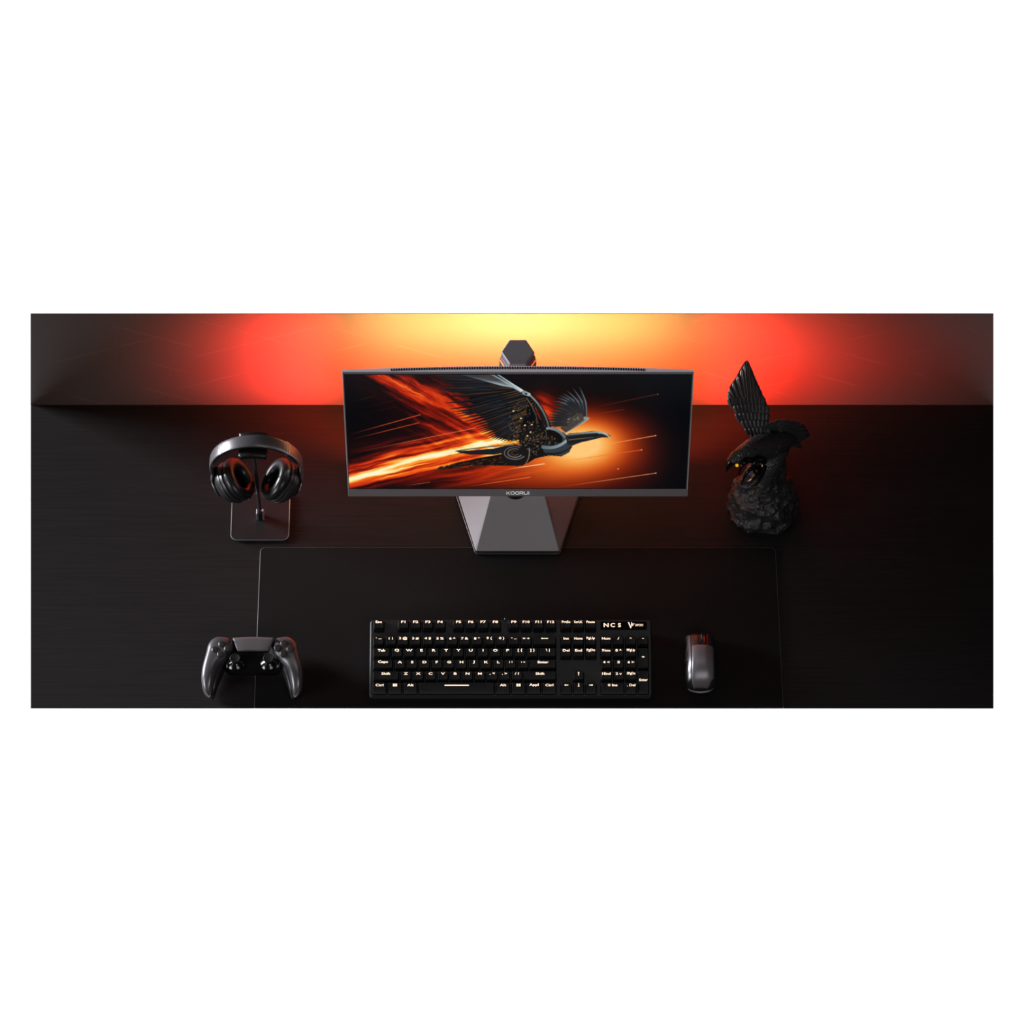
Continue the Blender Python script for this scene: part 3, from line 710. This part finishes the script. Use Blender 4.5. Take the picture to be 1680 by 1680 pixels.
def keycap(u, row, w, leg, h=1.0, icon=None):
    x = X0+(u+w/2)*UN; y = rows_y[row] + (h-1)*UN/2
    bw, bd = w*UN-.0010, h*UN-.0010
    tw, td = w*UN-.0052, h*UN-.0058
    zt = KH+hts[row]; off = .0014
    Rk = Matrix.Rotation(tilt_r[row]*.35, 4, 'X')
    def rg(ww, dd, z, r, o, tl=False):
        pts = []
        for a, b_ in rrect(ww, dd, r, 3):
            p = V(a, b_, 0)
            if tl: p = Rk @ p
            pts.append(KP(x+p.x, y+o+p.y, z+p.z))
        return pts
    geo = loft([rg(bw, bd, KH-.0012, .0014, 0), rg(tw+.0009, td+.0009, zt-.0009, .002, off, True), rg(tw, td, zt, .002, off, True), rg(tw*.8, td*.8, zt-.0003, .002, off, True)])
    ex = []
    top = Matrix.Translation(V(x, y+off, zt+.0001)) @ Rk
    def put(vs, f): ex.append(([KM @ (top @ v) for v in vs], f))
    ly = td*.5-.0040 if h == 1 else td*.5*.1
    if row == 5: ly += .0006
    if icon == 'win':
        for k in (-1, 1):
            for j in (-1, 1): put(*box((k*.00175, ly+j*.00115, 0), (.0030, .0019, .0001)))
    elif icon == 'bar': put(*box((0, ly-.0004, 0), (.0375, .0016, .0001)))
    elif leg in ('left','right','up','down','back'):
        L = .0046 if leg != 'back' else .0095; D = {'left':pi, 'right':0, 'up':pi/2, 'down':-pi/2, 'back':pi}[leg]
        Rz = Matrix.Translation(V(0, ly, 0)) @ Matrix.Rotation(D, 4, 'Z')
        put(*xf(box((-.0006, 0, 0), (L, .0011, .0001)), Rz))
        put([Rz @ V(L*.5+.0008,0,.0001), Rz @ V(L*.5-.0012,.0017,.0001), Rz @ V(L*.5-.0012,-.0017,.0001)], [(0,1,2)])
    elif leg:
        v, f, tw_, th_ = text_geo(leg, .028); sc = .0043/.7; wd = 1.45 if len(leg) < 3 else 1.25
        wd = min(wd, (tw-.0008)/(tw_*sc))
        put([V(q.x*sc*wd, ly+q.y*sc*.86, .0001) for q in v], f)
    build('keycap', geo, M['key'], kb, extra=[(e, M['legend']) for e in ex], auto=25)
def row_keys(row, u, items):
    for it in items:
        if isinstance(it, (int, float)): u += it; continue
        s, w = it if isinstance(it, tuple) else (it, 1)
        ic = s if s in ('win', 'bar') else None
        keycap(u, row, w, None if ic else s, icon=ic); u += w
row_keys(5, 0, ['Esc', 1, 'F1','F2','F3','F4', .5, 'F5','F6','F7','F8', .5, 'F9','F10','F11','F12', .25, 'PrtSc','ScrLK','Pause'])
row_keys(4, 0, ["` ~",'1 !','2 @','3 #','4 $','5 %','6 ^','7 &','8 *','9 (','0 )','- _','= +',('back',2), .25,'Ins','Home','PgUp', .25,'Num','/','*','-'])
row_keys(3, 0, [('Tab',1.5)]+list('QWERTYUIOP')+['[ {','] }',('\\ |',1.5), .25,'Del','End','PgDn', .25,'7Home','8 ^','9PgUp'])
row_keys(2, 0, [('Caps',1.75)]+list('ASDFGHJKL')+['; :',"' \"",('Enter',2.25), 3.5,'4 <','5','6 >'])
row_keys(1, 0, [('Shift',2.25)]+list('ZXCVBNM')+[', <','. >','/ ?',('Shift',2.75), 1.25,'up', 1.25,'1End','2 v','3PgDn'])
row_keys(0, 0, [('Ctrl',1.25),('win',1.25),('Alt',1.25),('bar',6.25),('Alt',1.25),('win',1.25),('Appl',1.25),('Ctrl',1.25), .25,'left','down','right', .25,('0 Ins',2),'. Del'])
keycap(21.5, 2, 1, '+', h=2); keycap(21.5, 0, 1, 'Enter', h=2)
# status panel above the number pad
pn = build('status_panel', xf(prism(rrect(3.75*UN, .0125, .0008, 2, X0+20.45*UN, rows_y[5]+.0025), KH-.0005, KH+.0025), KM), M['slot'], kb, smooth=False)
def onpanel(s, x, size, wide, fit=None, dy=0):
    v, f, w, h = text_geo(s, .02); sc = size/.7
    if fit: wide = fit/(w*sc)
    return [KP(x+q.x*sc*wide, rows_y[5]+.0026+dy+q.y*sc, KH+.0027) for q in v], f
xa = lambda px: (px-838)/1.0566/1000
build('status_letters', join(onpanel('N', xa(994.5), .0062, 1.3), onpanel('C', xa(1005.3), .0062, 1.2), onpanel('S', xa(1016.3), .0062, 1.2)), M['legend'], kb, smooth=False)['label'] = 'glowing letters N C S'
vv = [KP(xa(a), rows_y[5]+.0026+b_, KH+.0027) for a, b_ in ((1030,.0052),(1032.3,.0046),(1034.8,-.0018),(1036.2,.0056),(1037.2,.0036),(1035.4,-.0052),(1034.2,-.0052))]
build('logo', join((vv, [(0,1,2,6),(2,3,4,5),(2,5,6)]), onpanel('r', xa(1039.4), .0058, 1.3, dy=.0006), onpanel('APOO', xa(1048.6), .0036, 1.4, fit=.0125, dy=0)), M['legend'], kb, smooth=False)['label'] = 'glowing winged V and small lettering'
build('cable_notch', xf(box((xa(829), KD-.002, KH+.0045), (.003, .003, .006)), KM), M['steel'], kb, smooth=False, bev=.0005)

# ------------------------------------------------------------------ mouse
C7 = lambda X, Y: (1090+X/14, 1030+Y/14)
mo = thing('mouse', 'black computer mouse standing on the desk mat right of the keyboard', 'mouse', tuple(P(1148,1095,.0027)))
mtab = [(292,500,1130,.012),(310,472,1156,.021),(420,478,1162,.0270),(600,492,1165,.0320),(800,482,1180,.0355),(1000,462,1205,.0358),(1180,452,1216,.0325),(1330,478,1195,.0255),(1420,545,1120,.0180),(1475,640,1020,.0105),(1492,760,900,.006)]
mrow = catmull(mtab, 40)
def mouse_at(Y):
    ys = [r[0] for r in mrow]; return [float(np.interp(Y, ys, [r[k] for r in mrow])) for k in (1, 2, 3)]
NE = 2.9
# plan position is measured at the foot of the body; the surface rises above it
def mouse_pt(X, Y, off=0.0):
    l, r, h = mouse_at(Y); t = max(-1, min(1, 2*(X-l)/(r-l)-1))
    z = h*(1-abs(t)**NE)**(1/NE)
    p = P(*C7(X, Y+0), .0)
    return V(p.x, p.y+ -h*.0, .0027+z+off)
# shift so the raised surface lands where it is seen: solve Y for wanted screen position
def mouse_scr(X, Y, off=0.0):
    lo, hi = 250.0, 2100.0
    yy = Y
    for _ in range(40):
        p = mouse_pt(X, min(max(yy, 293), 1491), off)
        py = (proj_y(p)-1030)*14
        yy = min(max(yy+(Y-py)*.7, 293), 1491)
    return mouse_pt(X, yy, off)
MSH = []
for (Y, l, r, h) in mrow:
    Yb = 293+(Y-292)*1.0
    rg = []
    for k in range(36):
        t = 2*pi*k/36; co, si = math.cos(t), math.sin(t)
        x = (l+r)/2+(r-l)/2*math.copysign(abs(co)**(2/NE), co)
        z = h*abs(si)**(2/NE)*(1 if si > 0 else -.08)
        p = P(*C7(x, Y), 0)
        rg.append(V(p.x, p.y, .0030+max(z, 0)))
    MSH.append(rg)
# stretch the plan forward so that front lip height does not run past the seen outline
build('body', loft(MSH), M['satin_dark'], mo, auto=50)
def patch(x0, x1, y0, y1, off, nu=14, nv=24, th=.0016):
    def fn(u, v):
        Y = y0+(y1-y0)*v
        a = x0(v) if callable(x0) else x0; b_ = x1(v) if callable(x1) else x1
        return mouse_pt(a+(b_-a)*u, Y, off)
    return gridsurf(fn, nu, nv)
build('palm_shell', patch(lambda v: 618-12*v+55*max(0, v-.84)/.16, lambda v: 1122-40*(v > .86)-75*max(0, v-.86)/.14, 640, 1478, .0012, 16, 30), M['palm'], mo, solid=.0022, auto=60)['label'] = 'satin grey palm cover'
for s in (-1, 1):
    build('mouse_button', patch(lambda v: 556+52*v if s < 0 else 960, lambda v: 748+20*v if s < 0 else 1122, 302, 632, .0012, 10, 16), M['satin_dark'], mo, solid=.002, auto=60)
build('side_strip', patch(lambda v: 478+62*v**.6-40*max(0, v-.6), lambda v: 548+62*v**.5-8*v, 304, 1380, .0016, 8, 34), M['silver'], mo, solid=.002, auto=60)['label'] = 'ridge along the left side, its highlight painted silver'  # highlight from the left put into the ridge colour
for y0, y1 in ((560,700),(720,930)):
    l = join(*[([mouse_pt(484, y, 0)+V(-.0012, 0, -.0060), mouse_pt(500, y, 0)+V(-.0010,0,.0006), mouse_pt(528, y, 0)+V(0,0,.0012), mouse_pt(528, y, 0)+V(0,0,-.006)], []) for y in (y0, y0+20, y1-20, y1)])
    n_ = 4; fsx = [(i*4+k, i*4+(k+1) % 4, (i+1)*4+(k+1) % 4, (i+1)*4+k) for i in range(3) for k in range(4)]+[(3,2,1,0),(12,13,14,15)]
    build('side_button', (l[0], fsx), M['silver'], mo, smooth=False, bev=.0003)
build('centre_strip', patch(775, 945, 305, 720, .0004, 6, 14), M['gloss'], mo, solid=.001, auto=60)
wc = mouse_pt(835, 470, -.0045)
build('scroll_wheel', lathe(wc+V(-.003,0,0), (1,0,0), [(0,.0075),(.0006,.0090),(.0054,.0090),(.006,.0075)], 28), M['leather'], mo)
build('wheel_ring', torus(wc, (1,0,0), .0088, .0007, 32, 8), M['silver'], mo)
build('mode_button', prism(rrect(.0048, .011, .0015, 3), 0, .0015, Matrix.Translation(mouse_pt(845, 590, .0008))), M['steel'], mo)
build('rear_rim', tube([P(*C7(X, Y), .0088) for X, Y in catmull([(532,1372),(570,1418),(650,1456),(830,1478),(1010,1456),(1095,1418),(1138,1372)], 24)], [.0003+.0015*min(1, 4*min(i, 23-i)/23) for i in range(24)], 10), M['satin'], mo)

# ------------------------------------------------------------------ eagle statue
C4 = lambda X, Y: (1140+X/5.25, 580+Y/5.25)
ec = P(1250, 842, 0)
es = thing('eagle_statue', 'black resin eagle statue with one wing raised perched on a rock', 'statue', (ec.x, ec.y, 0))
EY = ec.y
def E(X, Y, d=0.0): return Q(*C4(X, Y), EY+d)
# rock: stacked contours, roughened; columns: height, seen left, seen right
def rough(p, a, f, seed=0):
    q = Vector(p)*f+V(seed, seed*2, 0)
    n = noise.noise_vector(q)+.5*noise.noise_vector(q*2.3)
    return Vector(p)+n*a
rings = []
sz = px_size(ec)/5.25
prof = [(0,335,840,.040),(.008,305,865,.045),(.022,296,868,.046),(.040,302,862,.045),(.056,312,850,.043),(.070,345,825,.039),(.084,370,790,.034),(.098,385,745,.029),(.112,400,725,.024),(.126,430,715,.019),(.136,480,680,.012)]
prof = catmull(prof, 64)
def ridge(q):
    t, a, f = 0, 1, 1
    for _ in range(4):
        t += a*(1-abs(noise.noise(q*f+V(f,3*f,0)))*2.2); a *= .52; f *= 2.1
    return t/1.9-.5
for z, l, r, d in prof:
    cx = ec.x+((l+r)/2-577)*sz; a = (r-l)/2*sz; rg = []
    for k in range(110):
        t = 2*pi*k/110; co, si = math.cos(t), math.sin(t)
        p = V(cx+a*math.copysign(abs(co)**.85, co), ec.y+.004+d*si*(1.1 if si > 0 else 1.0), z)
        cell = noise.cell_vector(V(p.x*45+p.z*30, p.y*45, p.z*40-p.x*25)); q = V(p.x*25+p.z*10, p.y*25, p.z*22-p.x*12)
        amp = min(1, z/.006)
        m_ = (ridge(q)*.0125+(cell.x-.5)*.004)*amp
        p2 = p+V(co, si, 0)*m_+V(0, 0, (ridge(q+V(9,4,1))*.004)*amp)
        p2.z = max(p2.z, .0002); rg.append(p2)
    rings.append(rg)
build('rock', loft(rings), M['rock'], es, smooth=True, auto=28)
# body: one continuous surface from tail root over the back and neck to the head
def lump(tab, n, nn=24, sq=.9, amp=.0008, f=260):
    rows = catmull(tab, n); cs = [(E(X, Y, d), r/5.25*px_size(ec)) for X, Y, d, r in rows]; rings = []
    for i, (c, r) in enumerate(cs):
        d = (cs[min(i+1,n-1)][0]-cs[max(i-1,0)][0]).normalized()
        a = V(0,1,0); a = (a-d*a.dot(d)).normalized(); b_ = d.cross(a)
        rings.append([rough(p, amp*min(1, r/.01), f) for p in ring(c, a, b_, r*sq, r, nn)])
    return loft(rings)
build('eagle_body', lump([(900,775,.055,12),(850,745,.05,48),(790,735,.04,92),(710,755,.025,122),(630,790,.010,138),(560,815,-.004,128),(490,830,-.016,102),(430,855,-.026,84),(380,885,-.034,72),(335,915,-.040,62),(305,935,-.044,42),(290,950,-.046,14)], 44), M['resin'], es, auto=60)
build('thigh', lump([(700,800,.012,120),(680,880,.004,105),(650,960,-.006,88),(625,1040,-.012,72),(610,1110,-.016,60)], 20), M['resin'], es, auto=60)
build('thigh', lump([(640,800,.0,95),(690,900,.018,90),(720,1000,.016,70),(735,1100,.008,52)], 16), M['resin'], es, auto=60)
build('beak', lump([(318,930,-.046,34),(296,958,-.049,26),(282,990,-.050,16),(274,1018,-.050,4)], 12, 14, .8, .0002), M['gloss'], es, auto=60)
eye = E(364, 968, -.056)
build('eye', lathe(eye+V(0,.001,0), (CAM-eye).normalized()+V(-.2,0,0), [(0,.0022),(.001,.0026),(.0022,.0018),(.0028,.0004)], 16), M['eye'], es)['label'] = 'small yellow eye'
# talons
for tab in ([(600,930,-.03),(545,925,-.042),(500,960,-.050),(520,1030,-.052),(560,1100,-.050)], [(520,920,-.03),(450,930,-.048),(400,975,-.056),(380,1050,-.054)],
            [(590,1000,-.03),(540,1040,-.046),(480,1090,-.052),(420,1120,-.052)], [(600,960,-.032),(570,1060,-.048),(530,1120,-.052),(480,1140,-.052)],
            [(560,980,-.03),(490,990,-.044),(440,1040,-.050),(400,1130,-.05)]):
    pts = [tuple(E(*p)) for p in tab]
    build('talon', tube([Vector(p) for p in catmull(pts, 14)], [.0048-.0038*i/13 for i in range(14)], 10), M['gloss'], es)
# wings: a feathered surface between leading and trailing outlines
def blade(b0, b1, w, dfun, lift, n=9):               # one feather: a cambered leaf with a raised shaft
    (x0, y0), (x1, y1) = b0, b1; L = math.hypot(x1-x0, y1-y0); ux, uy = (x1-x0)/L, (y1-y0)/L; rings = []
    for i in range(n):
        t = i/(n-1); hw = w*min(1, .55+1.1*t)*max(0, 1-max(0, (t-.62)/.38)**2.4)**.5+.6
        row = []
        for q, c in ((-1,0),(-.5,.55),(-.08,.8),(0,1.25),(.08,.8),(.5,.55),(1,0)):
            X, Y = x0+ux*L*t-uy*q*hw, y0+uy*L*t+ux*q*hw
            row.append(E(X, Y, dfun(X, Y))+V(0,-.75,.65)*(lift*(.35+.65*t)+c*hw*sz*.34))
        back = [p+V(0,.75,-.65)*.0012 for p in reversed(row)]
        rings.append(row+back)
    return loft(rings)
def wing(name, lead, trail, dfun, blades):
    L_, T2 = catmull(lead, 40), catmull(trail, 40)
    def fn(u, v):
        i = min(int(round(v*39)), 39); lx, ly = L_[i]; tx, ty = T2[i]
        X, Y = lx+(tx-lx)*(.06+.88*u), ly+(ty-ly)*(.06+.88*u)
        return E(X, Y, dfun(X, Y)+.002)
    base = gridsurf(fn, 14, 40)
    back = ([p+V(0,.75,-.65)*.004 for p in base[0]], [tuple(reversed(f)) for f in base[1]])
    return build(name, join(base, back, *[blade(*bl[:3], dfun, bl[3]) for bl in blades]), M['feather'], es, auto=80)
def serr(pts, n, a):                               # feather tips along an outline
    out = []
    ps = catmull(pts, n*4)
    for i, p in enumerate(ps):
        d = ps[min(i+1, len(ps)-1)]-ps[max(i-1, 0)]; d = d/(np.hypot(*d)+1e-9); nrm = np.array([-d[1], d[0]])
        out.append(tuple(p+nrm*a*((i % 4)/3-.5)))
    return out
lead = [(470,720),(452,660),(385,610),(345,560),(330,505),(285,440),(325,425),(285,330),(300,275),(345,215),(390,135),(425,80),(450,66)]
trail = [(650,760),(655,690),(640,600),(622,520),(606,440),(585,385),(560,320),(535,265),(510,220),(492,180),(470,130),(476,95),(458,68)]
d1 = lambda X, Y: .012+.10*max(0, 720-Y)/650
bl1 = []
tips = catmull([(283,325),(300,272),(345,213),(392,132),(425,80),(450,64),(470,88),(488,140),(512,200),(537,258),(562,315),(588,380),(608,440),(625,505)], 17)
roots = catmull([(400,560),(440,520),(470,500),(500,490),(530,490),(560,500),(590,530),(615,580)], 17)
for k in range(17): bl1.append((tuple(roots[k]), tuple(tips[k]), 25, .0012+.0003*(k % 2)))
for j, (ya, l0, r0_, n_, ln, w_) in enumerate([(470,300,605,10,95,19),(530,335,620,10,85,18),(590,365,635,9,78,17),(645,400,650,8,70,16),(700,445,650,7,62,15),(750,475,655,6,58,14)]):
    for k in range(n_):
        f = (k+.5*(j % 2))/(n_-.5); x = l0+(r0_-l0)*f; sw = (f-.45)*34
        bl1.append(((x+12-sw*.5, ya+8*math.sin(f*pi)), (x+sw*.5-6, ya-ln-12*math.sin(f*pi)), w_, .0022+.0008*j))
wing('wing', lead, trail, d1, bl1)['label'] = 'raised feathered wing'
d2 = lambda X, Y: .018+.03*max(0, X-560)/420
lead2 = [(540,800),(560,640),(610,612),(680,594),(760,576),(840,586),(905,598),(950,624),(975,665),(990,700)]
trail2 = [(690,860),(740,800),(775,790),(820,785),(860,775),(900,760),(930,748),(950,735),(970,722),(985,712)]
bl2 = []
tips = catmull([(640,600),(690,582),(750,568),(800,572),(850,580),(900,590),(945,615),(975,655),(995,700),(968,725),(935,746),(895,764)], 14)
roots = catmull([(590,690),(620,670),(650,660),(690,670),(710,690),(720,715),(710,750)], 14)
for k in range(14): bl2.append((tuple(roots[k]), tuple(tips[k]), 21, .0012+.0004*(k % 2)))
for j, (rr_, n_, w_) in enumerate(((.62,10,16),(.42,8,15),(.25,6,14))):
    for k in range(n_):
        i = 13*(k+.5*(j % 2))/(n_-.5); p, q = roots[min(int(i),13)], tips[min(int(i),13)]
        bl2.append((tuple(p*(1-rr_*.35)+q*rr_*.35), tuple(p*(1-rr_)+q*rr_), w_, .003+.0009*j))
wing('wing', lead2, trail2, d2, bl2)['label'] = 'half spread feathered wing'
build('tail', lump([(760,740,.05,50),(840,770,.058,42),(890,795,.062,30),(915,815,.064,10)], 12, 14, .4), M['feather'], es, auto=60)

# ------------------------------------------------------------------ light
def area(name, loc, target, sx, sy, power, col, spread=180):
    l = bpy.data.lights.new(name, 'AREA'); l.shape = 'RECTANGLE'; l.size, l.size_y = sx, sy; l.energy = power; l.color = col; l.spread = math.radians(spread)
    o = bpy.data.objects.new(name, l); COL.objects.link(o); o.location = loc
    o.rotation_euler = (Vector(target)-Vector(loc)).to_track_quat('-Z', 'Y').to_euler(); return o
area('backlight_core', (MX, .083, .250), (MX, 1, .31), .12, .04, .55, (1,.75,.42))
area('backlight_amber', (MX, .083, .245), (MX, 1, .30), .46, .05, 4.2, (1,.55,.13))
area('backlight_orange', (MX, .085, .11), (MX, 1, .11), .52, .16, 6.8, (1,.075,.010))
area('backlight_red_left', (MX-.235, .085, .14), (MX-.235-.115*1.12, .20, .14), .05, .25, 2.0, (1,.022,.015), 52)
area('backlight_red_right', (MX+.235, .085, .14), (MX+.235+.115*1.25, .20, .14), .05, .25, 2.2, (1,.022,.015), 62)
area('softbox_left', (-4, 1.25, .74), (-.1, -.05, .05), 1.4, 1.0, 430, (.95,.96,1))
area('added_fill_left_front', (-1.3, -.78, .40), (-.38, -.24, .03), .5, .45, .6, (.96,.97,1), 46)  # added fill to widen highlights on left-facing surfaces
area('added_fill_overhead', (.15, .12, 1.9), (.1, -.1, 0), 1.0, .5, 1.5, (1,.97,.97))  # added fill from above, brightens upward-facing parts
area('softbox_front', (.35, -1.3, 1.0), (.08, 0, .1), .8, .4, 1.15, (1,.97,.97), 90)
w = bpy.data.worlds.new('dark_room'); scene.world = w; w.use_nodes = True
w.node_tree.nodes['Background'].inputs['Color'].default_value = (.5,.48,.5,1)
w.node_tree.nodes['Background'].inputs['Strength'].default_value = .02
